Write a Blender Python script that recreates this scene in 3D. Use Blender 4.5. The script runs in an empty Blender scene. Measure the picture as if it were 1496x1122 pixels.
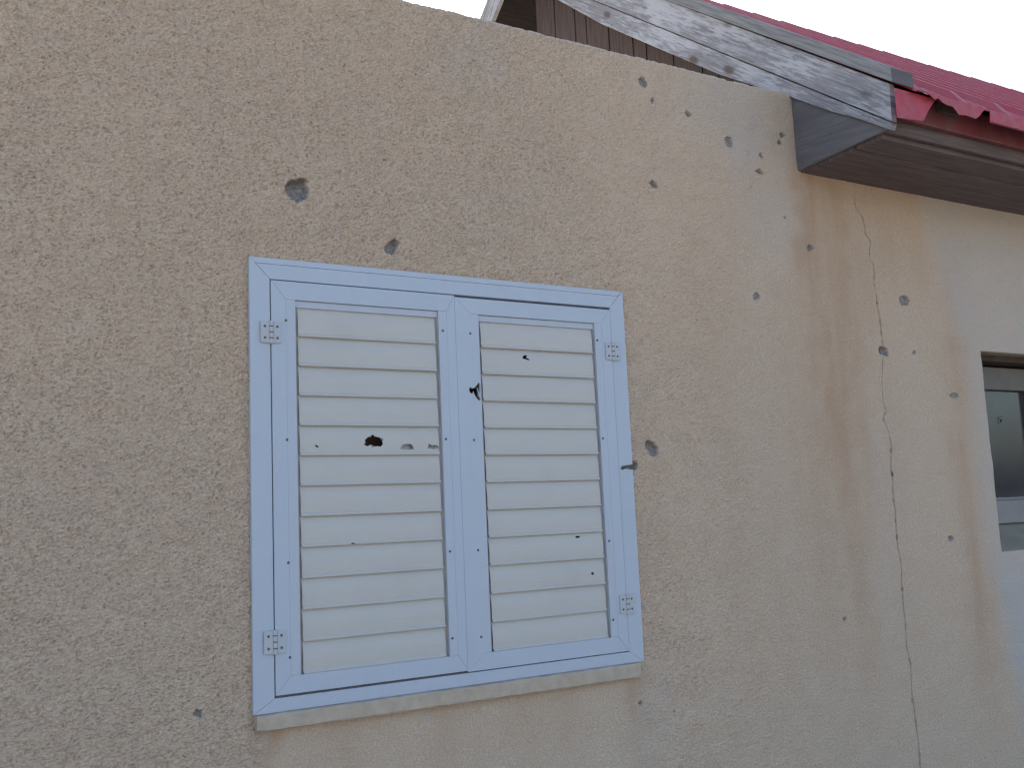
import bpy, math, random
import numpy as np
from mathutils import Vector, Matrix
from mathutils.geometry import delaunay_2d_cdt

# ------------------------------------------------------------------ camera
sc = bpy.context.scene
PW, PH = 1496.0, 1122.0                       # size of the photograph
FPX = 1470.52                                 # focal length in photo pixels
PITCH, YAW, ROLL = 0.1319, 0.5412, -0.0441
ZO = 1.15                                     # height of the shutter frame's lower edge above ground
CAM = Vector((-0.7341, -2.5241, 0.4506))      # relative to that edge's left end
fwd = Vector((math.sin(YAW)*math.cos(PITCH), math.cos(YAW)*math.cos(PITCH), math.sin(PITCH)))
rt = fwd.cross(Vector((0, 0, 1))).normalized(); up = rt.cross(fwd)
RT = rt*math.cos(ROLL)+up*math.sin(ROLL); UP = -rt*math.sin(ROLL)+up*math.cos(ROLL)
cam = bpy.data.cameras.new('camera'); co = bpy.data.objects.new('camera', cam)
sc.collection.objects.link(co); sc.camera = co
cam.sensor_fit = 'HORIZONTAL'; cam.sensor_width = 36; cam.lens = 36*FPX/PW
cam.clip_start = .02; cam.clip_end = 2000
M = Matrix.Identity(4)
for i in range(3):
    M[i][0], M[i][1], M[i][2] = RT[i], UP[i], -fwd[i]
M[0][3], M[1][3], M[2][3] = CAM.x, CAM.y, CAM.z+ZO
co.matrix_world = M

# ------------------------------------------------------------------ light
SUN_EL, SUN_ROT = 33, 6
w = bpy.data.worlds.new('World'); sc.world = w; w.use_nodes = True
nt = w.node_tree; bg = nt.nodes['Background']
sky = nt.nodes.new('ShaderNodeTexSky'); sky.sky_type = 'NISHITA'; sky.sun_disc = False
sky.sun_elevation = math.radians(SUN_EL); sky.sun_rotation = math.radians(SUN_ROT)
sky.air_density = 1.0; sky.dust_density = 4.0; sky.ozone_density = 1.0
nt.links.new(sky.outputs[0], bg.inputs[0]); bg.inputs[1].default_value = 0.15
sl = bpy.data.lights.new('sun', 'SUN'); sl.energy = 2.5; sl.angle = math.radians(.6); sl.color = (1, .94, .85)
so = bpy.data.objects.new('sun', sl); sc.collection.objects.link(so)
se, sr = math.radians(SUN_EL), math.radians(SUN_ROT)
so.rotation_euler = Vector((math.sin(sr)*math.cos(se), math.cos(sr)*math.cos(se), math.sin(se))).to_track_quat('Z', 'Y').to_euler()
so.location = (0, 0, 20)
vs = sc.view_settings; vs.view_transform = 'Standard'; vs.look = 'None'; vs.gamma = 1; vs.use_curve_mapping = False
vs.exposure = 1.32
sc.cycles.max_bounces = 8; sc.cycles.filter_width = 1.35

# ------------------------------------------------------------------ helpers
rng = np.random.default_rng(7); random.seed(7)
COL = sc.collection

def ray(px, py):
    return fwd + RT*((px-PW/2)/FPX) - UP*((py-PH/2)/FPX)
def onX(px, py, X): d = ray(px, py); return CAM+d*((X-CAM.x)/d.x)
def onY(px, py, Y=0.): d = ray(px, py); return CAM+d*((Y-CAM.y)/d.y)
def xz(px, py, Y=0.): p = onY(px, py, Y); return (p.x, p.z)
def yz(px, py, X): p = onX(px, py, X); return (p.y, p.z)
def crop(x0, y0, s, pts, Y=0.):               # points read off an enlarged crop
    return [xz(x0+a/s, y0+b/s, Y) for a, b in pts]

def empty(name, loc, parent=None):
    o = bpy.data.objects.new(name, None); COL.objects.link(o); o.empty_display_size = .1
    o.location = Vector(loc)+Vector((0, 0, ZO))
    if parent: o.parent = parent; o.location = Vector(loc)-base(parent)
    return o
def base(o):                                   # world origin of an object, in frame coordinates
    v = Vector(o.location)
    while o.parent: o = o.parent; v += Vector(o.location)
    return v-Vector((0, 0, ZO))
def link(name, me, parent, mat, bevel=0, smooth=False):
    o = bpy.data.objects.new(name, me); COL.objects.link(o)
    if parent: o.parent = parent
    me.materials.append(mat)
    if smooth:
        me.polygons.foreach_set('use_smooth', np.ones(len(me.polygons), dtype=bool))
    if bevel:
        m = o.modifiers.new('bevel', 'BEVEL'); m.width = bevel; m.segments = 2; m.limit_method = 'ANGLE'; m.angle_limit = math.radians(40)
    return o
def mesh(name, verts, faces, parent, mat, bevel=0, smooth=False, grain=None):
    """verts in frame coordinates -> mesh object centred on its own middle, under parent"""
    V = [Vector(v) for v in verts]
    c = sum(V, Vector())/len(V)
    me = bpy.data.meshes.new(name)
    me.from_pydata([v-c for v in V], [], faces)
    import bmesh
    bm = bmesh.new(); bm.from_mesh(me); bmesh.ops.recalc_face_normals(bm, faces=bm.faces); bm.to_mesh(me); bm.free()
    if grain is not None:                      # (along, across) coordinates for wood grain
        al, ac, seed = grain; al = Vector(al).normalized(); ac = Vector(ac).normalized()
        at = me.attributes.new('gc', 'FLOAT_VECTOR', 'POINT')
        at.data.foreach_set('vector', [k for v in V for k in (v.dot(al), v.dot(ac), seed)])
    o = link(name, me, parent, mat, bevel, smooth)
    o.location = c-(base(parent) if parent else Vector((0, 0, -ZO)))
    return o
def box(name, lo, hi, parent, mat, bevel=0, grain=None):
    (a, b, c), (d, e, f) = lo, hi
    v = [(x, y, z) for x in (a, d) for y in (b, e) for z in (c, f)]
    fs = [(0, 1, 3, 2), (4, 6, 7, 5), (0, 4, 5, 1), (2, 3, 7, 6), (0, 2, 6, 4), (1, 5, 7, 3)]
    return mesh(name, v, fs, parent, mat, bevel, False, grain)
def prism(name, poly, mp, d0, d1, parent, mat, bevel=0, grain=None):
    n = len(poly)
    v = [mp(a, b, d0) for a, b in poly]+[mp(a, b, d1) for a, b in poly]
    f = [tuple(range(n)), tuple(range(2*n-1, n-1, -1))]+[(i, (i+1) % n, n+(i+1) % n, n+i) for i in range(n)]
    return mesh(name, v, f, parent, mat, bevel, False, grain)
MXZ = lambda a, b, d: (a, d, b)                # polygon in the wall plane, depth along y
MYZ = lambda a, b, d: (d, a, b)                # polygon across the wall, depth along x
def inside(p, poly):
    x, y = p; r = False; n = len(poly)
    for i in range(n):
        x1, y1 = poly[i]; x2, y2 = poly[(i+1) % n]
        if (y1 > y) != (y2 > y) and x < (x2-x1)*(y-y1)/(y2-y1)+x1: r = not r
    return r
def jag(poly, n=2, amp=.0012):                 # roughen a torn outline
    out = []
    for i in range(len(poly)):
        a, b = Vector(poly[i]), Vector(poly[(i+1) % len(poly)])
        out.append(tuple(a))
        for k in range(1, n):
            p = a.lerp(b, k/n); out.append((p.x+random.uniform(-amp, amp), p.y+random.uniform(-amp, amp)))
    return out
def holed(outer, holes, rows=()):
    """triangles of a flat outline with holes; rows are extra horizontal cuts"""
    pts = []; ed = []
    def loop(p):
        s = len(pts); pts.extend(Vector(q) for q in p); ed.extend((s+i, s+(i+1) % len(p)) for i in range(len(p)))
    loop(outer)
    for h in holes: loop(h)
    x0 = min(p[0] for p in outer); x1 = max(p[0] for p in outer)
    for z in rows:
        s = len(pts); pts.extend([Vector((x0, z)), Vector((x1, z))]); ed.append((s, s+1))
    V, E, F, *_ = delaunay_2d_cdt(pts, ed, [], 0, 1e-6)
    keep = []
    for f in F:
        c = sum((V[i] for i in f), Vector((0, 0)))/len(f)
        if inside(c, outer) and not any(inside(c, h) for h in holes): keep.append(tuple(f))
    return V, keep
def shell(name, V, F, fy, th, parent, mat, smooth=False):
    """sheet from flat triangles: front depth fy(a,b), thickness th, edges closed"""
    used = sorted({i for f in F for i in f}); mp = {o: k for k, o in enumerate(used)}; n = len(used)
    vs = [(V[i].x, fy(V[i].x, V[i].y), V[i].y) for i in used]
    vs += [(a, y+th, b) for a, y, b in vs]
    fs = [tuple(mp[i] for i in f) for f in F]
    cnt = {}
    for f in fs:
        for i in range(len(f)):
            e = (f[i], f[(i+1) % len(f)]); k = tuple(sorted(e)); cnt.setdefault(k, []).append(e)
    out = list(fs)+[tuple(n+i for i in reversed(f)) for f in fs]
    out += [(e[0][1], e[0][0], n+e[0][0], n+e[0][1]) for e in cnt.values() if len(e) == 1]
    return mesh(name, vs, out, parent, mat, 0, smooth)
def tag(o, label, cat=None, group=None, kind='thing'):
    o['label'] = label
    if cat: o['category'] = cat
    if group: o['group'] = group
    if kind: o['kind'] = kind

# ------------------------------------------------------------------ materials
class Mat:
    def __init__(s, name, rough=.6, spec=.3):
        s.m = bpy.data.materials.new(name); s.m.use_nodes = True; s.t = s.m.node_tree
        s.b = s.t.nodes['Principled BSDF']; s.b.inputs['Roughness'].default_value = rough
        s.b.inputs['Specular IOR Level'].default_value = spec
    def n(s, ty, **kw):
        x = s.t.nodes.new(ty)
        for k, v in kw.items():
            if k in x.inputs: x.inputs[k].default_value = v
            else: setattr(x, k, v)
        return x
    def l(s, a, b): s.t.links.new(a, b)
    def noise(s, vec, scale, detail=3, rough=.55, dim='3D'):
        x = s.n('ShaderNodeTexNoise', noise_dimensions=dim); x.inputs['Scale'].default_value = scale
        x.inputs['Detail'].default_value = detail; x.inputs['Roughness'].default_value = rough
        if vec: s.l(vec, x.inputs['Vector'])
        return x.outputs['Fac']
    def ramp(s, fac, a, b, c0=0., c1=1.):
        x = s.n('ShaderNodeMapRange', clamp=True); x.interpolation_type = 'SMOOTHSTEP'
        x.inputs[1].default_value = a; x.inputs[2].default_value = b; x.inputs[3].default_value = c0; x.inputs[4].default_value = c1
        s.l(fac, x.inputs[0]); return x.outputs[0]
    def mix(s, fac, a, b, mode='MIX'):
        x = s.n('ShaderNodeMix', data_type='RGBA', blend_type=mode)
        for v, k in ((fac, 0), (a, 6), (b, 7)):
            if isinstance(v, (int, float)): x.inputs[k].default_value = v
            elif isinstance(v, tuple): x.inputs[k].default_value = (*v, 1)
            else: s.l(v, x.inputs[k])
        return x.outputs[2]
    def mul(s, a, b, op='MULTIPLY'):
        x = s.n('ShaderNodeMath', operation=op)
        for v, k in ((a, 0), (b, 1)):
            if isinstance(v, (int, float)): x.inputs[k].default_value = v
            else: s.l(v, x.inputs[k])
        return x.outputs[0]
    def scale(s, vec, v):
        x = s.n('ShaderNodeMapping'); x.inputs['Scale'].default_value = v; s.l(vec, x.inputs[0]); return x.outputs[0]
    def bump(s, h, dist, strength=1.):
        x = s.n('ShaderNodeBump'); x.inputs['Distance'].default_value = dist; x.inputs['Strength'].default_value = strength
        s.l(h, x.inputs['Height']); s.l(x.outputs[0], s.b.inputs['Normal'])
    def pos(s): return s.n('ShaderNodeNewGeometry').outputs['Position']
    def attr(s, name, out='Vector'): return s.n('ShaderNodeAttribute', attribute_name=name).outputs[out]
    def color(s, c):
        if isinstance(c, tuple): s.b.inputs['Base Color'].default_value = (*c, 1)
        else: s.l(c, s.b.inputs['Base Color'])

def mat_stucco():
    m = Mat('stucco', .92, .15); p = m.pos()
    at = m.attr('mask', 'Color'); sep = m.n('ShaderNodeSeparateColor'); m.l(at, sep.inputs[0])
    pit, stain, pale = sep.outputs[0], sep.outputs[1], sep.outputs[2]
    big = m.noise(p, 1.3, 4); mid = m.noise(p, 9, 4)
    c = m.mix(m.ramp(big, .35, .65), (.65, .50, .37), (.615, .48, .36))
    c = m.mix(m.ramp(mid, .35, .7, 0, .5), c, (.585, .43, .325))
    c = m.mix(m.ramp(m.attr('rough', 'Fac'), .9, .45, 0, .85), c, (.50, .39, .29))          # smoother coat, its colour darkened for the shade near the eave
    grit = m.noise(p, 260, 2, .6)                                     # mixed grains in the render
    c = m.mix(m.ramp(grit, .42, .72, 0, .6), c, (.78, .67, .55))
    grit2 = m.noise(m.scale(p, (125, 125, 200)), 1., 2, .6)
    c = m.mix(m.mul(m.ramp(grit2, .54, .70, 0, .55), m.attr('rough', 'Fac')), c, (.42, .315, .235))
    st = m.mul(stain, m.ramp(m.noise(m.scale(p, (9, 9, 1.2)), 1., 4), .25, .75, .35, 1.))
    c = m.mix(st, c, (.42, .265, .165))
    c = m.mix(m.mul(pale, m.ramp(mid, .2, .7, .6, 1.)), c, (.455, .46, .465))
    pc = m.mix(m.ramp(m.noise(p, 120, 3), .3, .7), (.20, .185, .175), (.32, .30, .28))
    c = m.mix(pit, c, pc)
    m.color(c)
    fine = m.noise(m.scale(p, (150, 150, 260)), 1., 3, .6)
    rs = m.attr('rough', 'Fac')
    m.bump(m.mul(fine, rs), .0065, 1.)
    return m.m
def mat_paint(name, col, dirt=(.42, .36, .27), amt=.35, rough=.38, streak=True):
    m = Mat(name, rough, .4); p = m.pos()
    n1 = m.noise(m.scale(p, (14, 14, 2.0)) if streak else p, 1.4 if streak else 6, 5, .6)
    c = m.mix(m.ramp(n1, .45, .85, 0, amt), col, dirt)
    sp = m.noise(p, 330, 2, .5)
    c = m.mix(m.ramp(sp, .70, .78, 0, .5), c, (.30, .24, .17))
    m.color(c)
    m.l(m.ramp(m.noise(p, 20, 4), .3, .7, rough-.06, rough+.12), m.b.inputs['Roughness'])
    m.bump(m.noise(p, 60, 2), .0006, .25)
    return m.m
def mat_wood(name, wood, dark, paint=None, pamt=(.5, .62), scale=1., rough=.85, spots=False):
    m = Mat(name, rough, .2); g = m.attr('gc')
    gr = m.noise(m.scale(g, (5*scale, 90*scale, 1)), 1., 5, .65)
    c = m.mix(m.ramp(gr, .35, .68), dark, wood)
    h = gr
    if paint:
        fl = m.noise(m.scale(g, (12, 120, 1)), 1., 7, .72); fl2 = m.noise(m.scale(g, (2.6, 9, 1)), 1., 3)
        f = m.ramp(m.mul(m.mul(fl, .55), m.mul(fl2, .45), 'ADD'), *pamt)
        c = m.mix(f, c, paint); h = m.mul(m.mul(gr, .5), m.mul(f, .5), 'ADD')
    if spots:
        v = m.n('ShaderNodeTexVoronoi'); v.inputs['Scale'].default_value = 1.; m.l(m.scale(g, (4.2, 8.5, 1)), v.inputs['Vector'])
        k = m.ramp(v.outputs['Distance'], .07, .20, 1, 0)
        c = m.mix(m.mul(k, .8), c, (.095, .07, .055))
    m.color(c); m.bump(h, .003, .7)
    return m.m
def mat_red(name, col, rough=.42):
    m = Mat(name, rough, .5); p = m.pos()
    n = m.noise(m.scale(p, (12, 3, 3)), 1., 4)
    m.color(m.mix(m.ramp(n, .35, .75), col, tuple(min(1, k*.75+.045) for k in col)))
    m.l(m.ramp(m.noise(p, 35, 3), .3, .7, rough-.1, rough+.15), m.b.inputs['Roughness'])
    return m.m
def mat_plain(name, col, rough=.6, spec=.3, var=.25, sc_=12):
    m = Mat(name, rough, spec); p = m.pos()
    m.color(m.mix(m.ramp(m.noise(p, sc_, 4), .3, .7), tuple(k*(1-var) for k in col), tuple(min(1, k*(1+var*.6)) for k in col)))
    m.bump(m.noise(p, 90, 3), .001, .4)
    return m.m
STUCCO = mat_stucco()
FRAME = mat_paint('white_frame_paint', (.455, .51, .59), dirt=(.42, .445, .47), amt=.25)
BEAD = mat_paint('cream_bead_paint', (.46, .51, .585), dirt=(.42, .41, .40), amt=.4)
SLAT = mat_paint('cream_slat_paint', (.52, .51, .48), dirt=(.45, .43, .395), amt=.4, rough=.42, streak=False)
CHANNEL = mat_paint('dirty_channel_paint', (.40, .36, .32), dirt=(.26, .20, .16), amt=.6)
HINGE = mat_paint('hinge_plastic', (.46, .485, .52), amt=.2, rough=.5)
SCREW = mat_plain('dull_screw', (.10, .10, .11), .5, .5)
TORN = mat_plain('bare_torn_metal', (.30, .29, .28), .45, .5, .5, 80)
STONE = mat_plain('pale_sill_stone', (.49, .41, .325), .9, .2, .10, 30)
BARGE = mat_wood('peeling_barge_board', (.285, .285, .305), (.19, .187, .20), (.43, .445, .48), (.45, .57), spots=True)
CAP = mat_wood('weathered_cap_board', (.27, .275, .28), (.17, .17, .175))
PANEL = mat_wood('grey_panel_paint', (.165, .16, .165), (.13, .125, .13), (.22, .215, .225), (.5, .7), scale=.5)
BROWN = mat_wood('brown_stained_plank', (.122, .088, .078), (.075, .057, .052), scale=1.)
SOFF = mat_wood('brown_soffit_plank', (.175, .135, .128), (.115, .092, .09), scale=.8)
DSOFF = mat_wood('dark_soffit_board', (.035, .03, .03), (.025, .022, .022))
RED = mat_red('red_roof_paint', (.40, .045, .07), .48)
DARKRED = mat_red('dark_red_fascia', (.17, .035, .04), .5)
CONC = mat_plain('rough_concrete', (.33, .30, .26), .95, .1, .2, 5)
GLOOM = mat_plain('brown_room_gloom', (.13, .085, .07), .9, .1)
INNER = mat_plain('interior_plaster', (.10, .075, .06), .95, .1)
BLUEF = mat_plain('grey_window_frame', (.21, .21, .215), .45, .4, .1)
DARKF = mat_plain('shaded_olive_head', (.16, .15, .13), .6, .3, .1)  # head colour darkened for the shade deep in the recess
SILL2 = mat_plain('shaded_plaster_sill', (.27, .255, .21), .9, .1, .15)
CURT = mat_plain('blue_grey_curtain', (.055, .066, .088), .9, .1, .3, 4)
gm = Mat('window_glass', .04, .5); gm.color((.75, .8, .85)); gm.b.inputs['Transmission Weight'].default_value = 1; gm.b.inputs['IOR'].default_value = 1.45
GLASS = gm.m
gf = Mat('shattered_glass', .6, .5); gf.color((.20, .22, .25)); CRAZED = gf.m

# ------------------------------------------------------------------ ground
def ground():
    me = bpy.data.meshes.new('ground'); s = 600
    me.from_pydata([(-s, -s, 0), (s, -s, 0), (s, s, 0), (-s, s, 0)], [], [(0, 1, 2, 3)])
    m = Mat('dry_ground', .95, .1); p = m.pos()
    c = m.mix(m.ramp(m.noise(p, .6, 5), .3, .7), (.46, .41, .34), (.38, .335, .275))
    c = m.mix(m.ramp(m.noise(p, 25, 4), .5, .8, 0, .6), c, (.50, .46, .40)); m.color(c); m.bump(m.noise(p, 18, 5), .02, .6)
    o = link('ground', me, None, m.m); o['kind'] = 'structure'; o['label'] = 'dry bare ground in front of the house'
ground()

# ------------------------------------------------------------------ the house
house = empty('house', (2.6, .9, -ZO))
tag(house, 'tan stuccoed house with bullet-pocked wall, weathered gable boards and red sheet metal roof', 'house')
WT = 1.9773                                    # top of the flat-roofed part
W2X, W2T, W2B, W2R = 3.0414, 1.048, .2278, 3.78
XMIN, XMAX, ZMIN = -1.05, 3.95, -.80

PITS = [  # outline in the wall plane, depth in metres
 (crop(360, 220, 5.343, [(303, 275), (345, 228), (425, 212), (468, 215), (484, 300), (472, 370), (405, 402), (350, 378), (310, 325)]), .020),
 (crop(360, 220, 5.343, [(1082, 752), (1128, 698), (1160, 686), (1197, 712), (1172, 770), (1152, 812), (1120, 808), (1088, 788)]), .013),
 (crop(900, 640, 16.03, [(680, 170), (715, 75), (790, 55), (865, 85), (985, 215), (995, 280), (965, 420), (890, 430), (800, 395), (755, 285), (695, 215)]), .014),
 (crop(900, 640, 16.03, [(95, 630), (250, 615), (330, 560), (380, 520), (415, 555), (475, 535), (510, 600), (500, 700), (450, 750), (395, 760), (378, 900), (340, 900), (320, 740), (250, 750), (95, 760)]), .018),
]
for pts, d in [([(247, 115), (280, 102), (308, 155), (285, 178), (252, 142)], .012), ([(330, 262), (345, 242), (360, 262), (345, 282)], .010),
               ([(573, 350), (585, 332), (610, 360), (596, 374), (578, 370)], .011), ([(833, 530), (855, 507), (882, 512), (893, 555), (886, 588), (853, 578)], .006),
               ([(1213, 490), (1232, 478), (1257, 498), (1235, 517), (1218, 512)], .010), ([(1195, 545), (1210, 531), (1230, 545), (1226, 564), (1203, 564)], .013),
               ([(1066, 640), (1080, 620), (1099, 650), (1090, 664)], .009), ([(1046, 745), (1075, 727), (1110, 774), (1068, 763)], .011),
               ([(325, 830), (345, 802), (378, 845), (372, 863), (338, 853)], .012), ([(1236, 1060), (1248, 1054), (1257, 1062), (1246, 1070)], .007)]:
    PITS.append((crop(880, 90, 4.675, pts), d))
def blob(px, py, r, d, k=9, j=.25, asp=1.):
    out = []
    for i in range(k):
        a = 2*math.pi*i/k; q = r*(1+random.uniform(-j, j)); out.append(xz(px+q*math.cos(a)*asp, py+q*math.sin(a)))
    PITS.append((out, d))
blob(1321, 439, 8, .007, 12, .08); blob(1291, 514, 7.5, .012, 8, .4); blob(1183, 362, 5, .008); blob(1104.5, 432.5, 5.5, .008)
blob(1394, 578, 4.5, .004, asp=1.5); blob(1389, 787, 4.5, .006); blob(290, 1043, 5.5, .008, asp=1.2); blob(265, 569, 2.6, .003)
blob(936, 1028, 3.2, .006); blob(1336, 515, 3, .004); blob(1005, 163.5, 3, .006); blob(1234, 905, 3, .005); blob(985, 1040, 1.8, .002)

CR = [(1247, 240), (1249.5, 297), (1251, 304), (1259, 315), (1263.5, 331), (1264.6, 341.5), (1272, 352), (1270.7, 364), (1269.4, 376), (1276, 385.7), (1277.4, 397.7), (1277, 412),
      (1280, 428.5), (1282, 447), (1285.5, 466), (1287.6, 487), (1290, 512), (1289, 560), (1290, 587), (1295, 600), (1291, 612), (1296.7, 625.5), (1300.7, 648), (1301.5, 665), (1302.1, 685.7), (1304.8, 701.7), (1306, 728), (1308.8, 747), (1309.6, 771), (1311.4, 800.6),
      (1316.8, 827.4), (1318.1, 856.8), (1320.5, 880), (1323, 913.5), (1324.4, 942.5), (1330.2, 971.5), (1333.6, 1024.7), (1338.4, 1058.5), (1341.8, 1092.3), (1344.7, 1121), (1350, 1180), (1357, 1240)]
CRW = [xz(*p) for p in CR]                     # from top to bottom
CZ = np.array([p[1] for p in CRW][::-1]); CX = np.array([p[0] for p in CRW][::-1])

def segdist(x, z, poly):
    """signed distance (negative inside) from points to a closed outline"""
    P = np.array(poly); Q = np.roll(P, -1, 0); d2 = np.full(x.shape, 1e9); ins = np.zeros(x.shape, bool)
    for (ax, az), (bx, bz) in zip(P, Q):
        vx, vz = bx-ax, bz-az; t = np.clip(((x-ax)*vx+(z-az)*vz)/(vx*vx+vz*vz+1e-12), 0, 1)
        d2 = np.minimum(d2, (x-ax-t*vx)**2+(z-az-t*vz)**2)
        with np.errstate(divide='ignore', invalid='ignore'):
            ins ^= ((az > z) != (bz > z)) & (x < vx*(z-az)/(vz if vz else 1e-12)+ax)
    d = np.sqrt(d2); return np.where(ins, -d, d)
def band(shape, cell, lo, hi, ax=1., az=1.):
    """band-passed random field, wavelengths lo..hi metres, unit deviation"""
    f = np.fft.rfft2(rng.standard_normal(shape))
    kz = np.fft.fftfreq(shape[0], cell[0])[:, None]*az; kx = np.fft.rfftfreq(shape[1], cell[1])[None, :]*ax
    k = np.hypot(kz, kx); g = np.exp(-(k*lo)**2)*(1-np.exp(-(k*hi)**2))
    r = np.fft.irfft2(f*g, shape); return (r-r.mean())/r.std()
def smooth(a, b, x): t = np.clip((x-a)/(b-a), 0, 1); return t*t*(3-2*t)

def front_wall():
    D = .0039; DZ = .0028
    rows = list(np.arange(ZMIN, WT, DZ)); rows[-1] = WT
    Z1 = np.array(rows)
    for zz in (W2B, W2T): Z1[np.argmin(abs(Z1-zz))] = zz
    cm = float(CX.mean()); nl = int((cm-XMIN)/D); nm = int((W2X-cm)/(D*1.25)); nr = int((XMAX-W2X)/(D*1.6))
    cx = np.interp(Z1, CZ, CX); nz = len(Z1)
    cw = .0020+.0016*np.clip(band((nz, 8), (DZ, DZ), .02, .3)[:, 0], -.6, 2.2)       # crack half width
    cw = np.maximum(cw, .0007)
    cw += .0022*np.exp(-((Z1-xz(1302.5, 688)[1])/.02)**2)+.0015*np.exp(-((Z1-xz(1323, 915)[1])/.015)**2)
    cw *= 1-.93*smooth(xz(1250, 305)[1], xz(1250, 290)[1], Z1)
    cw *= 1-.85*np.exp(-((Z1-xz(1290, 560)[1])/.10)**2)                            # barely open below the pit
    def seg(a, b, n): t = np.linspace(0, 1, n, endpoint=False); return a[:, None]*(1-t)+b[:, None]*t
    e = np.ones(nz)
    X = np.concatenate([seg(XMIN*e, cx-.006, nl), (cx-.006)[:, None], (cx-cw-.0006)[:, None], (cx-cw*.6)[:, None], cx[:, None],
                        (cx+cw*.6)[:, None], (cx+cw+.0006)[:, None], seg(cx+.006, W2X*e, nm), seg(W2X*e, XMAX*e, nr), (XMAX*e)[:, None]], 1)
    ci = nl+3; nx = X.shape[1]; Z = np.repeat(Z1[:, None], nx, 1)
    # how coarse the render is: coarse spatter on the left, finer towards the eave, trowelled under the sill
    R = 1-.55*smooth(.7, 2.3, X+.10*(Z-1)+.12*band((nz, nx), (DZ, D), .3, 1.5)*.5)
    under = smooth(.02, -.03, Z)*smooth(.0, .06, X)*smooth(1.40, 1.05, X)*smooth(-.75, -.25, Z)
    R *= 1-.65*under
    R *= 1-.8*smooth(WT-.012, WT-.003, Z)
    g = band((nz, nx), (DZ, D), .0046, .0075, ax=1.2, az=.85)
    g = np.tanh(g*.9)-.7*np.clip(-g-.9, 0, 2)
    g2 = band((nz, nx), (DZ, D), .010, .03)
    y = -R*(.0026*g+.0007*g2)-.0012*band((nz, nx), (DZ, D), .12, .7)
    mask = np.zeros((nz, nx, 4), np.float32); mask[..., 3] = 1
    j1 = band((nz, nx), (DZ, D), .006, .03); j2 = band((nz, nx), (DZ, D), .012, .05)
    for poly, dep in PITS:
        P = np.array(poly); lo = P.min(0)-.04; hi = P.max(0)+.04
        iz = np.where((Z1 > lo[1]) & (Z1 < hi[1]))[0]; 
        if not len(iz): continue
        xs = X[iz[len(iz)//2]]; ix = np.where((xs > lo[0]-.02) & (xs < hi[0]+.02))[0]
        s = np.ix_(iz, ix); sd = segdist(X[s], Z[s], poly)+.0011*j1[s]
        k = smooth(.0008, -.0042, sd); dep = dep*1.45; top = (Z[s]-P[:, 1].min())/(P[:, 1].max()-P[:, 1].min()+1e-6)
        y[s] = y[s]*(1-k)+k*(dep*(.62+.5*np.clip(top, 0, 1))+.0012*j2[s])
        mask[s][..., 0]
        m0 = mask[..., 0]; m0[s] = np.maximum(m0[s], smooth(.0016, -.0016, sd))
        halo = smooth(.017, .0, sd)*(1-smooth(.0016, -.0016, sd))*.16             # dust-pale rim round the hit
        m2 = mask[..., 2]; m2[s] = np.maximum(m2[s], halo*np.clip(.6+.5*j2[s], 0, 1))
    big = PITS[0][0]; bx, bz = xz(426, 268); sd = np.hypot(X-bx, (Z-bz)*1.5)
    y += .010*smooth(.016, .006, sd)*mask[..., 0]                                  # deep bite at its upper edge
    # crack and its faint companions
    y[:, ci] += .016; y[:, ci-1] += .013; y[:, ci+1] += .013
    m0 = mask[..., 0]; m0[:, ci-1:ci+2] = np.maximum(m0[:, ci-1:ci+2], .8)
    for path, dd in (([(1266, 270), (1268, 292), (1272, 325)], .0022), ([(1346, 630), (1348, 655), (1350, 700)], .0016), ([(1283, 540), (1287, 570), (1300, 604)], .0012)):
        q = [xz(*p) for p in path]
        cxx = np.interp(Z1, [p[1] for p in q][::-1], [p[0] for p in q][::-1]); on = (Z1 < q[0][1]) & (Z1 > q[-1][1])
        y += np.where(on[:, None], dd*np.exp(-((X-cxx[:, None]-.002*j2)/.0028)**2)*(np.clip(j1+.8, 0, 1)), 0)
    # rain stains running down from the eave and the sill, brown bands close under both, pale washed patches, painted window margin
    st = mask[..., 1]; wob = band((nz, nx), (DZ, D), .12, .6)*.016
    def streak(px0, py0, py1, wpx, amt, soft=.5):
        x0, z0 = xz(px0, py0); _, z1 = xz(px0, py1); wx = abs(xz(px0+wpx, py0)[0]-x0)
        v = np.exp(-((X-x0+wob)/wx)**2)*smooth(z1, z1+(z0-z1)*soft, Z)*smooth(z0+.06, z0, Z)
        np.maximum(st, amt*v, out=st)
    streak(1178, 255, 860, 24, .8); streak(1205, 262, 1000, 36, .66); streak(1225, 420, 900, 24, .6); streak(1245, 270, 560, 30, .42); streak(1300, 280, 480, 60, .35)
    streak(1385, 320, 1000, 26, .48); streak(1170, 420, 1100, 40, .36); streak(1405, 620, 1160, 22, .5); streak(1290, 500, 1122, 20, .18)
    streak(1235, 600, 1160, 26, .4); streak(1030, 250, 900, 60, .14); streak(1100, 700, 1122, 60, .12)
    und = smooth(-.075, -.036, Z)*smooth(-.030, -.036, Z)*smooth(0, .02, X)*smooth(1.2, 1.18, X)*np.clip(.55+.3*j2, 0, 1); np.maximum(st, und*.8, out=st)  # continuous brown band just below the sill
    streak(395, 1062, 1160, 24, .75, .9); streak(925, 988, 1122, 18, .55, .9); streak(660, 1030, 1150, 46, .34); streak(800, 1010, 1140, 60, .32); streak(500, 1052, 1160, 60, .42)
    streak(950, 640, 1000, 20, .14)
    v = .55*smooth(1.0, 1.0001, X)*smooth(1.62, 1.675, Z)*smooth(2.03, 2.1, X); np.maximum(st, v, out=st)   # brown band close under the eave
    pa = mask[..., 2]
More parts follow.
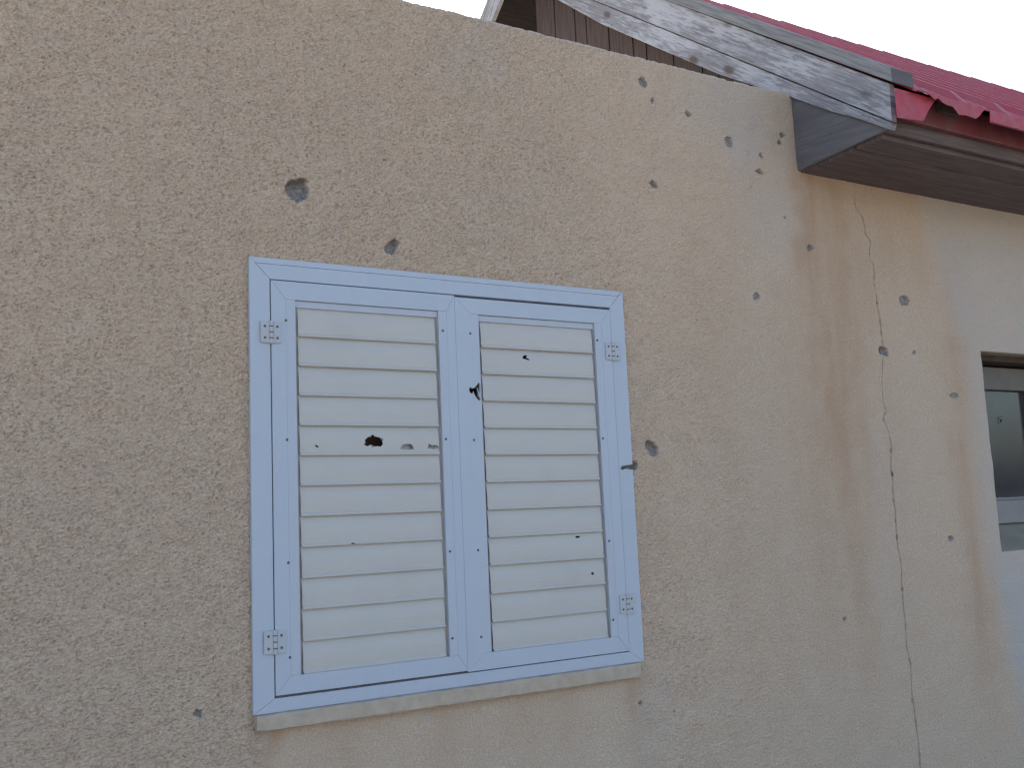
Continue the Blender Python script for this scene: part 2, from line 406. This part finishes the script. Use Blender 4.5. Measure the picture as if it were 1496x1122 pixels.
    for px, py, rx, rz, a in ((1085, 215, 30, 60, .45), (1130, 300, 45, 80, .32), (1060, 150, 60, 60, .25), (700, 80, 50, 60, .22), (700, 320, 120, 60, .10), (955, 1050, 30, 60, .2), (1300, 760, 30, 200, .12), (620, 1060, 6, 20, .5), (380, 1082, 6, 10, .6)):
        x0, z0 = xz(px, py); wx = abs(xz(px+rx, py)[0]-x0); wz = abs(xz(px, py+rz)[1]-z0)
        np.maximum(pa, a*np.exp(-((X-x0+wob)/wx)**2-((Z-z0+wob)/wz)**2), out=pa)
    lx = np.interp(Z1, [-.8, .1, .25, 1.05, 1.25, 1.5, 1.7], [3.16, 3.00, 2.945, 2.945, 2.87, 2.80, 2.75])[:, None]+wob*.7
    np.maximum(pa, (.42+.33*smooth(.3, .1, Z))*smooth(-.09, .07, X-lx)*smooth(XMAX-.01, XMAX-.14, X), out=pa); st *= 1-.7*smooth(-.10, .08, X-lx)
    # the top edge is rounded and a little chipped
    y += .006*smooth(WT-.008, WT, Z)
    chip = smooth(.8, 1.6, band((nz, nx), (DZ, D), .012, .08)); y += .004*chip*smooth(WT-.010, WT, Z)
    Z[-1] += .0008*band((8, nx), (D, D), .04, .2)[0]-.0012*np.clip(band((8, nx), (D, D), .03, .1)[0]-1.4, 0, 2)
    # faces, leaving out the two window openings
    idx = np.arange(nz*nx).reshape(nz, nx)
    a, b, c, d = idx[:-1, :-1], idx[:-1, 1:], idx[1:, 1:], idx[1:, :-1]
    xc = (X[:-1, :-1]+X[1:, 1:])/2; zc = (Z[:-1, :-1]+Z[1:, 1:])/2
    ok = ~((xc > .05) & (xc < 1.15) & (zc > .035) & (zc < 1.10)) & ~((xc > W2X) & (xc < W2R) & (zc > W2B) & (zc < W2T))
    F = np.stack([a, b, c, d], -1)[ok]; nf = len(F)
    me = bpy.data.meshes.new('wall')
    orig = Vector((1.4, 0, .5))
    V = np.stack([X-orig.x, y, Z-orig.z], -1).reshape(-1, 3).astype(np.float32)
    me.vertices.add(len(V)); me.vertices.foreach_set('co', V.ravel())
    me.loops.add(nf*4); me.loops.foreach_set('vertex_index', F.ravel().astype(np.int32))
    me.polygons.add(nf); me.polygons.foreach_set('loop_start', np.arange(0, nf*4, 4, dtype=np.int32)); me.polygons.foreach_set('loop_total', np.full(nf, 4, np.int32))
    me.update(calc_edges=True)
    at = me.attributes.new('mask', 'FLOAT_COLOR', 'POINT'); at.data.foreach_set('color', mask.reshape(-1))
    at = me.attributes.new('rough', 'FLOAT', 'POINT'); at.data.foreach_set('value', np.ascontiguousarray(R*(1-.6*mask[..., 0]), np.float32).ravel())
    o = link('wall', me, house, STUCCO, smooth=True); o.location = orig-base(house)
    o['label'] = 'rough tan stuccoed front wall with grey bullet pits and a long crack'
front_wall()

# the wall carries on outside the picture; the room behind it is closed
T = .30
def section(lo, hi, rough):
    me = box('wall_section', lo, hi, house, STUCCO).data
    at = me.attributes.new('rough', 'FLOAT', 'POINT'); at.data.foreach_set('value', [rough]*len(me.vertices))
section((-3.2, 0, -ZO), (XMIN, T, WT), 1.)
section((XMIN, 0, -ZO), (XMAX, T, ZMIN), .7)
section((XMAX, 0, -ZO), (9.2, T, 1.95), .45)
# core behind the thin stucco skin, with the openings left free
for lo, hi in (((XMIN, ZMIN), (.05, WT-.012)), ((1.15, ZMIN), (2.2, WT-.012)), ((2.2, ZMIN), (W2X, 1.95)), ((.05, ZMIN), (1.15, .035)), ((.05, 1.10), (1.15, WT-.012)),
               ((W2X, ZMIN), (W2R, W2B)), ((W2X, W2T), (W2R, 1.95)), ((W2R, ZMIN), (XMAX, 1.95))):
    box('wall_core', (lo[0], .034, lo[1]), (hi[0], T, hi[1]), house, CONC)
# plaster reveal of the far window
g = .0
for nm, poly in (('reveal', [(W2X, W2B), (W2X, W2T)]), ('reveal', [(W2X, W2T), (W2R, W2T)]), ('reveal', [(W2R, W2T), (W2R, W2B)])):
    (x0, z0), (x1, z1) = poly
    lo = (min(x0, x1)-(.012 if x0 == x1 == W2X else 0), .0015, min(z0, z1)); hi = (max(x0, x1)+(.012 if x0 == x1 == W2R else 0), .036, max(z0, z1)+(.012 if z0 == z1 else 0))
    box(nm, lo, hi, house, STUCCO)
box('side_wall', (-3.2, T, -ZO), (-2.9, 3.0, WT-.01), house, STUCCO)
box('rear_wall', (-3.2, 3.0, -ZO), (2.2, 3.3, WT-.01), house, STUCCO)
box('rear_wall', (2.2, 1.62, -ZO), (9.2, 1.9, 3.40), house, STUCCO)
box('roof_slab', (-3.2, .012, WT-.16), (2.19, 3.3, WT-.012), house, CONC)
box('party_wall', (2.06, T, -ZO), (2.18, 3.0, 1.80), house, INNER)
box('side_wall', (8.9, T, -ZO), (9.2, 1.62, 1.95), house, STUCCO)
box('inner_floor', (-2.9, T, -ZO+.004), (8.9, 3.0, -ZO+.05), house, CONC)

# window sill under the shutters
s0 = [(-.001, -.043), (.0, -.038), (1.181, -.044), (1.18, .0), (.012, .0), (.004, -.004)]
def sill():
    n = 60; vs = []; fs = []
    prof = [(-.0, -.036), (-.026, -.040), (-.031, -.036), (-.032, -.006), (-.028, -.0015), (.02, .001)]
    for i in range(n+1):
        x = .006+(1.178-.006)*i/n
        for k, (y, z) in enumerate(prof):
            vs.append((x+random.uniform(-.001, .001), y+random.uniform(-.0012, .0012)+(.006 if i in (0, n) else 0), z+random.uniform(-.0013, .0013)-.004*(i/n if k in (0, 1, 2) else 0)+(.003 if i in (0, n) and k < 3 else 0)))
    m = len(prof)
    for i in range(n):
        for k in range(m-1): fs.append((i*m+k, (i+1)*m+k, (i+1)*m+k+1, i*m+k+1))
    fs += [tuple(range(m)), tuple(n*m+k for k in reversed(range(m)))]
    o = mesh('window_sill', vs, fs, house, STONE, smooth=False); o['label'] = 'pale worn stone sill under the shutters'
sill()

# ---- gable end: vertical brown planks, weathered barge boards
XB = 2.04; XG = 2.20; RY, RZ = 1.90, 3.60                     # barge face, gable wall, ridge
RS = (RZ-1.796)/(RY+.50)                                      # slope of the roof sheets
def roofz(y): return RZ-RS*abs(y-RY)
pw = .093; y = -.05; k = 0
while y < RY-.01:
    y1 = min(y+pw-.0022, RY); t = .0015*((k*7) % 5)
    poly = [(y, 1.80), (y1, 1.80), (y1, roofz(y1)-.06), (y, roofz(y)-.06)]
    prism('gable_plank', poly, MYZ, XG-.012-t, XG+.012, house, BROWN, .002, grain=((0, 0, 1), (0, 1, 0), k*3.7)); y += pw; k += 1
prism('gable_backing', [(-.05, 1.80), (RY, 1.80), (RY, roofz(RY)-.07), (-.05, roofz(-.05)-.07)], MYZ, XG+.012, XG+.06, house, INNER)
def ln(p, q):                                                 # straight line z(y) through two points
    s = (q[1]-p[1])/(q[0]-p[0]); return lambda y: p[1]+s*(y-p[0])
top = ln(yz(975, 0, XB), yz(1299, 121.5, XB)); gro = ln(yz(880, 5, XB), yz(1301, 177, XB))
ye = yz(1299, 121.5, XB)[0]; ye2 = yz(1303, 178, XB)[0]
sl = (RS**2+1)**.5; AL = (0, 1/sl, RS/sl); AC = (0, -RS/sl, 1/sl)
prism('barge_board', [(ye, top(ye)), (ye2, gro(ye2)+.002), (RY, gro(RY)+.002), (RY, top(RY))], MYZ, XB, XB+.026, house, BARGE, .002, (AL, AC, 1.3))
low = [yz(*p, XB+.004) for p in ((1300, 189), (1246, 170.5), (1213, 162), (1157, 142), (1050, 108), (880, 35), (820, 2))]
lb = ln(low[-2], low[-1])
prism('barge_board', [(ye2+.002, gro(ye2)-.002)]+low+[(RY, lb(RY)), (RY, gro(RY)-.002)], MYZ, XB+.005, XB+.030, house, BARGE, .0015, (AL, AC, 5.1))
# cap board along the top of the barge board, its end cut askew
ct = ln(yz(1030, 3, XB-.012), yz(1220, 69, XB-.012))
def cap():
    a, b = XB-.014, XB+.055; ya, yb = yz(1302.8, 114, a)[0], yz(1302.8, 114, a)[0]-.03; vs = []
    for X, ylo in ((a, ya), (b, yb)):
        for yy in (ylo, RY):
            for dz in (0, -(ct(.3)-top(.3))+.004): vs.append((X, yy, ct(yy)+dz))
    fs = [(0, 1, 3, 2), (4, 6, 7, 5), (0, 4, 5, 1), (2, 3, 7, 6), (0, 2, 6, 4), (1, 5, 7, 3)]
    mesh('cap_board', vs, fs, house, CAP, .002, grain=(AL, AC, 8.4)).data.materials.append(PANEL)
    bpy.data.objects['cap_board'].data.polygons[2].material_index = 1
cap()
# far side of the gable
fu = ln(yz(702.5, 24.5, XB), yz(711, 0, XB)); fl = ln(yz(719, 28, XB), yz(730, 0, XB))
fs_ = -.77; pu = yz(706, 13, XB); pl = yz(724, 15, XB)
FU = lambda y: pu[1]+fs_*(y-pu[0]); FL = lambda y: pl[1]+fs_*(y-pl[0])
prism('barge_board', [(RY, FL(RY)), (2.7, FL(2.7)), (2.7, FU(2.7)), (RY, FU(RY))], MYZ, XB, XB+.026, house, BARGE, .002, ((0, .79, -.61), (0, .61, .79), 11.7))
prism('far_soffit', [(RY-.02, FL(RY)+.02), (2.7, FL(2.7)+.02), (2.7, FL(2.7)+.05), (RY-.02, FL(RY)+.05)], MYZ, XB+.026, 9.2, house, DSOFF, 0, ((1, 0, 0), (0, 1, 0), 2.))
prism('far_roof_sheet', [(RY, RZ-.01), (2.75, FU(2.75)), (2.75, FU(2.75)+.012), (RY, RZ+.002)], MYZ, XB+.03, 9.2, house, RED)

def nail(name, x, y, z, r=.0042):
    n = 8; vs = [(x-d, y+q*math.cos(i*2*math.pi/n), z+q*math.sin(i*2*math.pi/n)) for q, d in ((r, 0), (r*.7, .0018)) for i in range(n)]
    mesh(name, vs, [(i, (i+1) % n, n+(i+1) % n, n+i) for i in range(n)]+[tuple(range(n)), tuple(range(2*n-1, n-1, -1))], house, SCREW)
# ---- eave box: grey end panel, brown soffit planks, beam, red fascia
ep = [(0, 1.6773), yz(1299.4, 188.4, 2.0614), (-.405, 1.735), (-.15, 1.86), (.0, 1.99)]
prism('eave_end_panel', ep, MYZ, 2.056, 2.072, house, PANEL, .002, ((0, 1, .1), (0, -.1, 1), 3.))
for yy, zz in ((-.02, 1.86), (-.165, 1.765), (-.03, 1.70)):
    nail('nail', 2.0555, yy, zz)
ys = [.02, -.128, -.256, -.372]
for i in range(3):
    box('soffit_plank', (2.0725, ys[i+1]+.004, 1.674-.002*(i % 2)), (9.2, ys[i]-.002, 1.694), house, SOFF, .002, ((1, 0, 0), (0, 1, 0), i*2.3+.4))
box('soffit_backing', (2.075, -.368, 1.6945), (9.2, .03, 1.705), house, INNER)
box('eave_beam', (2.0725, -.392, 1.690), (9.2, -.3735, 1.775), house, SOFF, .002, ((1, 0, 0), (0, 0, 1), 9.))
fa = xz(1308, 172, -.42); fb = xz(1496, 216, -.42)
box('fascia_board', (XB+.031, -.42, (fa[1]+fb[1])/2), (9.2, -.395, 1.825), house, DARKRED, .002)
# bent metal edging, torn away for a stretch
FY = -.480
p0 = [xz(1306, 119, FY), xz(1311, 171, FY), xz(1349, 176.5, FY), xz(1357, 160, FY), xz(1366, 146, FY), xz(1385, 133, FY)]
p0 = [(a, min(b, 1.800)) for a, b in p0]
prism('edge_flashing', p0, MXZ, FY, FY+.002, house, RED)
FY2 = -.502
pts = [(1338, 112), (1345, 119), (1354, 130), (1366, 145), (1371, 143), (1377, 149), (1384, 153), (1392, 155), (1397, 161), (1401, 167), (1412, 168), (1426, 173), (1431, 169), (1437, 161), (1442, 159), (1446.5, 161), (1446.5, 178.5), (1496, 191)]
q = [(a, min(b, 1.801)) for a, b in (xz(x, y, FY2) for x, y in pts)]
ex = ln(q[-2], q[-1]); ztop = 1.801
q += [(9.2, q[-1][1]), (9.2, ztop), (q[0][0], ztop)]
prism('edge_flashing', q, MXZ, FY2, FY2+.002, house, RED)
lip = [(q[16][0], q[16][1]), (9.2, q[17][1])]
box('drip_lip', (q[16][0], FY2-.010, q[17][1]-.004), (9.2, FY2, q[17][1]-.0005), house, RED, .001)
ba, bb = xz(1371, 163, -.43), xz(1399, 147, -.43)
box('dark_gap_block', (ba[0], -.44, ba[1]), (bb[0], -.4205, min(bb[1], 1.822)), house, INNER)  # dark block imitates the unlit gap behind the torn edging

# ---- ribbed red roof sheets, one metre wide each
def roof_sheet(x0, k):
    prof = []; P = .25
    for r in range(4):
        b = x0+r*P
        prof += [(b, 0), (b+.012, .026), (b+.038, .026), (b+.050, 0), (b+.108, 0), (b+.118, .008), (b+.126, .008), (b+.136, 0), (b+.164, 0), (b+.174, .008), (b+.182, .008), (b+.192, 0)]
    prof += [(x0+1, 0), (x0+1.012, .027), (x0+1.038, .027), (x0+1.05, .001)]
    ysx = [-.50+.004*(k % 2), -.43, .3, 1.1, RY]; nrm = (0, -RS/sl, 1/sl); vs = []; fs = []; m = len(prof)
    for yy in ysx:
        for (x, h) in prof: vs.append((x, yy+nrm[1]*h*(.12 if yy < -.48 else 1), roofz(yy)+nrm[2]*h*(.12 if yy < -.48 else 1)+.002*k % .003))
    n = len(vs); vs += [(x, yy+.0006, z-.0012) for x, yy, z in vs]
    for j in range(len(ysx)-1):
        for i in range(m-1):
            a = j*m+i; fs.append((a, a+1, a+m+1, a+m)); fs.append((n+a, n+a+m, n+a+m+1, n+a+1))
    for i in range(m-1): fs.append((i, n+i, n+i+1, i+1))
    mesh('roof_sheet', vs, fs, house, RED)
for k in range(7): roof_sheet(3.6167-.025-1.5+k*1.0, k)
box('roof_deck', (2.075, -.36, 1.78), (9.2, -.35, 1.86), house, INNER)
prism('roof_deck', [(-.36, roofz(-.36)-.035), (RY, roofz(RY)-.035), (RY, roofz(RY)-.02), (-.36, roofz(-.36)-.02)], MYZ, XG+.02, 9.2, house, INNER)

# ------------------------------------------------------------------ the shuttered window
sw = empty('shuttered_window', (.6, 0, 0))
tag(sw, 'white louvred two-leaf shutter window pierced by bullets, set in tan stucco above a stone sill', 'shutter')
FW, FH = 1.2, 1.1505; IX0, IX1, IZ0, IZ1 = .0536, 1.1466, .0334, 1.094
yf, yb = -.014, .03
slot = crop(900, 640, 16.03, [(108, 700), (128, 662), (165, 650), (230, 640), (420, 622), (420, 745), (235, 724), (190, 728), (155, 748), (122, 738)], yf)
e = .0004
prism('frame_jamb', [(0, 0), (IX0, IZ0), (IX0, IZ1), (0, FH)], MXZ, yf, yb, sw, FRAME, .0012)
V, F = holed([(FW, 0), (FW, FH), (IX1, IZ1), (IX1, IZ0)], [jag(slot, 2, .0008)])
o = shell('frame_jamb', V, F, lambda a, b: yf, .0022, sw, FRAME); o['label'] = 'right jamb of the white frame with a bullet slot torn to its edge'
prism('jamb_back', [(FW-.04, .04), (FW-.04, FH-.04), (IX1+.0005, IZ1), (IX1+.0005, IZ0)], MXZ, .003, yb, sw, TORN)
box('jamb_web', (IX1+.0003, yf+.0025, IZ0), (IX1+.002, yb, IZ1), sw, FRAME)
# head with a shallow groove along it
hg = .016
prism('frame_head', [(e+.0006, FH), (IX0*.30+e, FH-hg+.0006), (FW-IX0*.30-e, FH-hg+.0006), (FW-e, FH)], MXZ, yf+.003, yb, sw, FRAME, .0008)
prism('frame_head', [(IX0*.30+2*e, FH-hg-.0008), (IX0+e, IZ1), (IX1-e, IZ1), (FW-IX0*.30-2*e, FH-hg-.0008)], MXZ, yf, yb, sw, FRAME, .0012)
prism('frame_rail', [(e, -.0003), (FW-e, -.0003), (IX1-e, IZ0), (IX0+e, IZ0)], MXZ, yf, yb, sw, FRAME, .0012)
# rebate behind the leaf gap
box('rebate', (IX0-.002, .012, IZ0-.004), (IX0+.03, yb-.001, IZ1+.004), sw, CHANNEL)
box('rebate', (IX1-.03, .012, IZ0-.004), (IX1+.0001, yb-.001, IZ1+.004), sw, CHANNEL)
box('rebate', (IX0+.03, .012, IZ1-.03), (IX1-.03, yb-.002, IZ1+.004), sw, CHANNEL)
box('rebate', (IX0+.03, .012, IZ0-.004), (IX1-.03, yb-.002, IZ0+.03), sw, CHANNEL)
# brown sheet standing in for the unlit room behind the holes
box('gloom_sheet', (.06, .050, .04), (1.14, .056, 1.09), sw, GLOOM)

SX = .5928                                     # where the leaves meet
ly, lt = -.0165, .026
SCREWS = {0: [(417.7, 467.9), (419.5, 642.6), (421.3, 822.5), (423.6, 961), (647, 483), (651.5, 641.5), (657.5, 806), (661, 933)],
          1: [(687, 487), (692.5, 643), (698.5, 804), (703, 931), (872.7, 497), (881, 640.6), (890, 790.5), (896, 906)]}
HB = 9.973
HOLES = {  # (leaf, slat): list of outlines
 (0, 4): [crop(510, 620, HB, [(192, 297), (215, 262), (208, 235), (240, 200), (270, 182), (300, 170), (330, 146), (352, 182), (395, 190), (440, 203), (482, 215), (470, 240), (465, 260), (474, 295), (440, 332), (395, 322), (345, 328), (322, 347), (297, 300), (245, 325)]),
          crop(510, 620, HB, [(722, 363), (735, 335), (748, 312), (790, 291), (870, 291), (902, 316), (924, 365), (880, 372), (770, 372)]),
          crop(510, 620, HB, [(1122, 355), (1138, 286), (1185, 310), (1262, 312), (1280, 340), (1290, 362), (1200, 366)]),
          crop(440, 600, 5.1, [(90, 262), (104, 257), (118, 268), (122, 275), (112, 279), (100, 272)])],
 (0, 7): [crop(440, 600, 5.1, [(352, 1002), (366, 984), (382, 988), (392, 996), (408, 998), (400, 1004), (384, 1006), (370, 1014)])],
 (1, 1): [crop(660, 480, 5.608, [(566, 241), (576, 226), (600, 221), (608, 230), (596, 238), (606, 246), (623, 256), (616, 266), (590, 254), (572, 250)])],
 (1, 8): [crop(640, 780, 4.4, [(872, 24), (880, 15), (904, 14), (902, 22), (886, 29)])],
 (1, 9): [crop(640, 780, 4.4, [(971, 256), (975, 248), (983, 247), (989, 254), (986, 263), (977, 265)])],
}
stilehole = crop(670, 540, 18.7, [(282, 555), (300, 500), (330, 470), (345, 508), (400, 512), (455, 480), (520, 405), (545, 350), (600, 400), (600, 800), (560, 850), (520, 800), (470, 735), (430, 650), (415, 590), (395, 600), (385, 650), (345, 650), (310, 620)], ly)

def leaf(i):
    x0, x1 = ((IX0+.0022, SX-.0002), (SX+.0002, IX1-.0022))[i]
    z0, z1 = ((IZ0+.0062, IZ1-.0032), (IZ0+.0028, IZ1-.0078))[i]
    a0, a1 = ((.1205, .5392), (.6697, 1.0813))[i]; dz = (0, -.0042)[i]
    b0, b1 = .0837+dz*.4, 1.042+dz*.6
    L = empty('shutter_leaf', ((x0+x1)/2, ly+lt/2, (z0+z1)/2), sw)
    L['label'] = ('left shutter leaf with a big torn bullet hole in its fifth slat', 'right shutter leaf with its inner stile split by a bullet')[i]
    y0, y1 = ly, ly+lt; g = .00015; bw = .026
    # mitred stiles and rails
    for s in (0, 1):
        xo, xi = ((x0, a0-bw), (x1, a1+bw))[s]; sg = (1, -1)[s]
        poly = [(xo, z0), (xi, b0), (xi, b1), (xo, z1)]
        if i == 1 and s == 0:
            V, F = holed([(xo, z0), (xi, b0), (xi, b1), (xo, z1)], [jag(stilehole, 2, .0006)])
            shell('stile', V, F, lambda a, b: y0, .0018, L, FRAME)
            prism('stile_back', [(xo+.001, z0+.02), (xi, b0+.01), (xi, b1-.01), (xo+.001, z1-.02)], MXZ, y1-.003, y1, L, TORN)
        else: prism('stile', poly, MXZ, y0, y1, L, FRAME, .0007)
        bi = (a0, a1)[s]
        bp = [(min(xi, bi)+g, b0+g), (max(xi, bi)-g*0, b0+g), (max(xi, bi)-g*0, b1), (min(xi, bi)+g, b1)]
        if i == 1 and s == 0:
            V, F = holed(bp, [jag(stilehole, 2, .0006)])
            shell('bead', V, F, lambda a, b: y0+.0012, .0018, L, BEAD)
            # curled strips of split metal
            for pts, d in (([(470, 500), (505, 520), (600, 800), (560, 790)], .004), ([(545, 560), (575, 600), (640, 800), (560, 800), (535, 690)], -.002)):
                c = crop(670, 540, 18.7, pts, ly)
                vs = [(a, y0+.001-(.006 if k in (0, 3) else d), b) for k, (a, b) in enumerate(c)]
                n = len(vs); vs += [(a, y+.001, b) for a, y, b in vs]
                mesh('torn_strip', vs, [tuple(range(n)), tuple(range(2*n-1, n-1, -1))]+[(k, (k+1) % n, n+(k+1) % n, n+k) for k in range(n)], L, BEAD)
        else: prism('bead', bp, MXZ, y0+.0005, y1-.002, L, BEAD, .0004)
        xc = (a0-.0005, a1+.0005)[s]
        box('side_channel', (min(xc, xc+sg*.016), y0+.0128, b0), (max(xc, xc+sg*.016), y1+.004, b1), L, CHANNEL)
    prism('rail', [(x0+g, z0), (x1-g, z0), (a1+bw-g, b0-g), (a0-bw+g, b0-g)], MXZ, y0, y1, L, FRAME, .0008)
    prism('rail', [(x0+g, z1), (x1-g, z1), (a1+bw-g, b1+g), (a0-bw+g, b1+g)], MXZ, y0, y1, L, FRAME, .0008)
    box('top_bead', (a0+.0005, y0+.006, b1-.0185), (a1-.0005, y1, b1-.0005), L, BEAD, .001)
    # slats
    P = (b1-.0185-b0)/12; W0, W1 = a0+.0085, a1-.0085
    def prof(t):                               # t = 0 at the lower lip, 1 at the top edge
        h = t*P
        if h < .0012: return y0+.0038
        if h < .0050: return y0+.0030
        u = (h-.0050)/(P-.0050)
        v = min(1, (h-.0050)/.0040); return y0+.0030+.0048*v+.0050*u-.0038*math.sin(math.pi*u)
    tl = [0, .0010/P, .0014/P, .0050/P, .0070/P, .0091/P, .18, .3, .45, .6, .75, .9, 1.]
    cache = None
    for k in range(12):
        zt = b1-.0185-k*P; zb = zt-P+(.0016 if k < 11 else .0002); jz = random.uniform(-.0005, .0005); tw = random.uniform(-.0006, .0006)
        hs = [jag(h, 2, .0007) for h in HOLES.get((i, k), [])]
        fy = lambda a, b, zb=zb: prof(max(0, min(1, (b-zb)/P)))+tw*(a-W0)/(W1-W0)*2
        V, F = holed([(W0, zb), (W1, zb), (W1, zt+.003), (W0, zt+.003)], hs, [zb+t*P for t in tl[1:]])
        o = shell('slat', V, F, fy, .0011, L, SLAT)
        if hs: o['label'] = 'slat pierced by bullets'
        # end caps closing each slat
        if (i, k) == (0, 4):
            xa = crop(510, 620, HB, [(700, 330)])[0][0]
            box('slat_back', (xa, y0+.0125, zb+.006), (W1, y0+.0135, zt-.004), L, TORN)
            # bent petals round the big hole
            for tri, dd in (([(270, 182), (330, 146), (300, 200)], .006), ([(440, 203), (482, 215), (470, 245), (445, 235)], .005), ([(215, 262), (192, 297), (240, 280)], .007), ([(322, 347), (345, 328), (330, 300)], .006)):
                c = crop(510, 620, HB, tri); vs = []
                for m_, (a, b) in enumerate(c): vs.append((a, fy(a, b)+(dd if m_ == len(c)-1 else 0), b))
                n = len(vs); vs += [(a, y+.0007, b) for a, y, b in vs]
                mesh('metal_petal', vs, [tuple(range(n)), tuple(range(2*n-1, n-1, -1))]+[(m_, (m_+1) % n, n+(m_+1) % n, n+m_) for m_ in range(n)], L, TORN)
    # screws
    for px, py in SCREWS[i]:
        x, z = xz(px, py, ly)
        disc('screw', x, y0+.0003, z, .0036, .0016, L, SCREW)
    return L
_disc = {}
def disc(name, x, y, z, r, h, parent, mat):
    key = (r, h, mat.name)
    if key not in _disc:
        n = 10; vs = [(math.cos(2*math.pi*i/n)*q, yy, math.sin(2*math.pi*i/n)*q) for q, yy in ((r, 0), (r, -h*.5), (r*.6, -h)) for i in range(n)]
        fs = [(j*n+i, j*n+(i+1) % n, (j+1)*n+(i+1) % n, (j+1)*n+i) for j in range(2) for i in range(n)]+[tuple(range(2*n, 3*n)), tuple(range(n-1, -1, -1))]
        me = bpy.data.meshes.new(name); me.from_pydata(vs, [], fs); me.materials.append(mat); _disc[key] = me
    o = bpy.data.objects.new(name, _disc[key]); COL.objects.link(o); o.parent = parent
    o.location = Vector((x, y, z))-base(parent); return o
leaf(0); leaf(1)

def hinge(x0, z0, x1, z1, gx):
    y = ly-.0004; t = .0032; cz = (z0+z1)/2
    h = box('hinge', (x0, y-t, z0), (x1, y, z1), sw, HINGE, .0009)
    n = 4; dz = (z1-z0+.006)/n
    for k in range(n):                          # barrel knuckles
        vs = []; fs = []; m = 10; a = z0-.003+k*dz+.0014; b = z0-.003+(k+1)*dz-.0014
        for zz in (a, b):
            for i in range(m):
                an = 2*math.pi*i/m; vs.append((gx+math.cos(an)*.0078, y-t+.0022+math.sin(an)*.0062, zz))
        fs = [(i, (i+1) % m, m+(i+1) % m, m+i) for i in range(m)]+[tuple(range(m)), tuple(range(2*m-1, m-1, -1))]
        mesh('knuckle', vs, fs, h, HINGE, .0006)
    box('pin', (gx-.0055, y-t-.0022, z0), (gx+.0055, y-t+.002, z1), h, SCREW)
    for sx in (x0+.011, x1-.011):
        for sz in (z0+.013, z1-.013): disc('screw', sx, y-t+.0002, sz, .0036, .0010, h, SCREW)
for c, (lx0, lx1, zz) in zip(range(4), ((.0235, .0765, .952), (.0228, .0745, .170), (1.1235, 1.1765, .953), (1.1235, 1.1765, .175))):
    gx = (IX0+.001) if c < 2 else (IX1-.001)
    hinge(gx-.028, zz-.028, gx+.027, zz+.028, gx)

# ------------------------------------------------------------------ the far window
fw = empty('window', ((W2X+W2R)/2, .1, W2B))
tag(fw, 'deep-set grey framed window with a bullet-starred dark pane, partly cut by the picture edge', 'window')
fw['label'] = 'deep-set grey framed window with a bullet-starred dark pane under the eave'
D2 = .135
def zat(px, py, Y): return onY(px, py, Y).z
zh = zat(1445, 546, D2); zp = zat(1447, 569, D2); zq = zat(1466, 727, D2+.01); zr = zat(1468, 765, D2)
box('shutter_box', (W2X-.02, .07, zat(1440, 527, .07)), (W2R+.02, .24, W2T+.02), fw, INNER)
box('frame_head', (W2X-.02, D2, zp), (W2R+.02, D2+.05, zh+.03), fw, DARKF, .003)
box('frame_rail', (W2X-.02, D2-.005, zr), (W2R+.02, D2+.05, zq-.012), fw, BLUEF, .003)
box('frame_rail', (W2X-.02, D2+.006, zq-.012), (W2R+.02, D2+.05, zq), fw, BLUEF, .003)
for xx in (W2X-.02, W2R-.035): box('frame_stile', (xx, D2+.001, zr), (xx+.045, D2+.049, zh), fw, BLUEF, .003)
hx, hz = xz(1461, 615, D2+.028)
outer = [(W2X+.02, zq-.005), (W2R-.03, zq-.005), (W2R-.03, zp+.005), (W2X+.02, zp+.005)]
hole = [(hx+.008*math.cos(a)*(1+.3*math.sin(3*a)), hz+.009*math.sin(a)) for a in [i*math.pi/5 for i in range(10)]]
V, F = holed(outer, [hole]); pane = shell('pane', V, F, lambda a, b: D2+.026, .004, fw, GLASS)
for i in range(9):                              # shatter lines round the hole
    a = i*2*math.pi/13+random.uniform(-.2, .2); r0, r1 = .008, random.uniform(.014, .032); wv = random.uniform(.001, .003)
    c, s = math.cos(a), math.sin(a); tip = (hx+r1*c, hz+r1*s)
    prism('glass_crack', [(hx+r0*c-wv*s, hz+r0*s+wv*c), (hx+r0*c+wv*s, hz+r0*s-wv*c), tip], MXZ, D2+.0235, D2+.0255, pane, CRAZED)
vs = [((W2X-.02)+(W2R-W2X+.04)*i/40, .196+.004*math.sin(i*.7), z) for z in (W2B-.02, W2T+.02) for i in range(41)]
mesh('curtain', vs, [(i, i+1, 42+i, 41+i) for i in range(40)], fw, CURT, smooth=True)
# sloping sill of plaster
prism('sill', [(.002, W2B-.004), (.30, W2B-.004), (.30, zr+.004), (D2+.02, zr+.002), (.002, W2B+.002)], MYZ, W2X-.005, W2R+.005, fw, SILL2, .002)
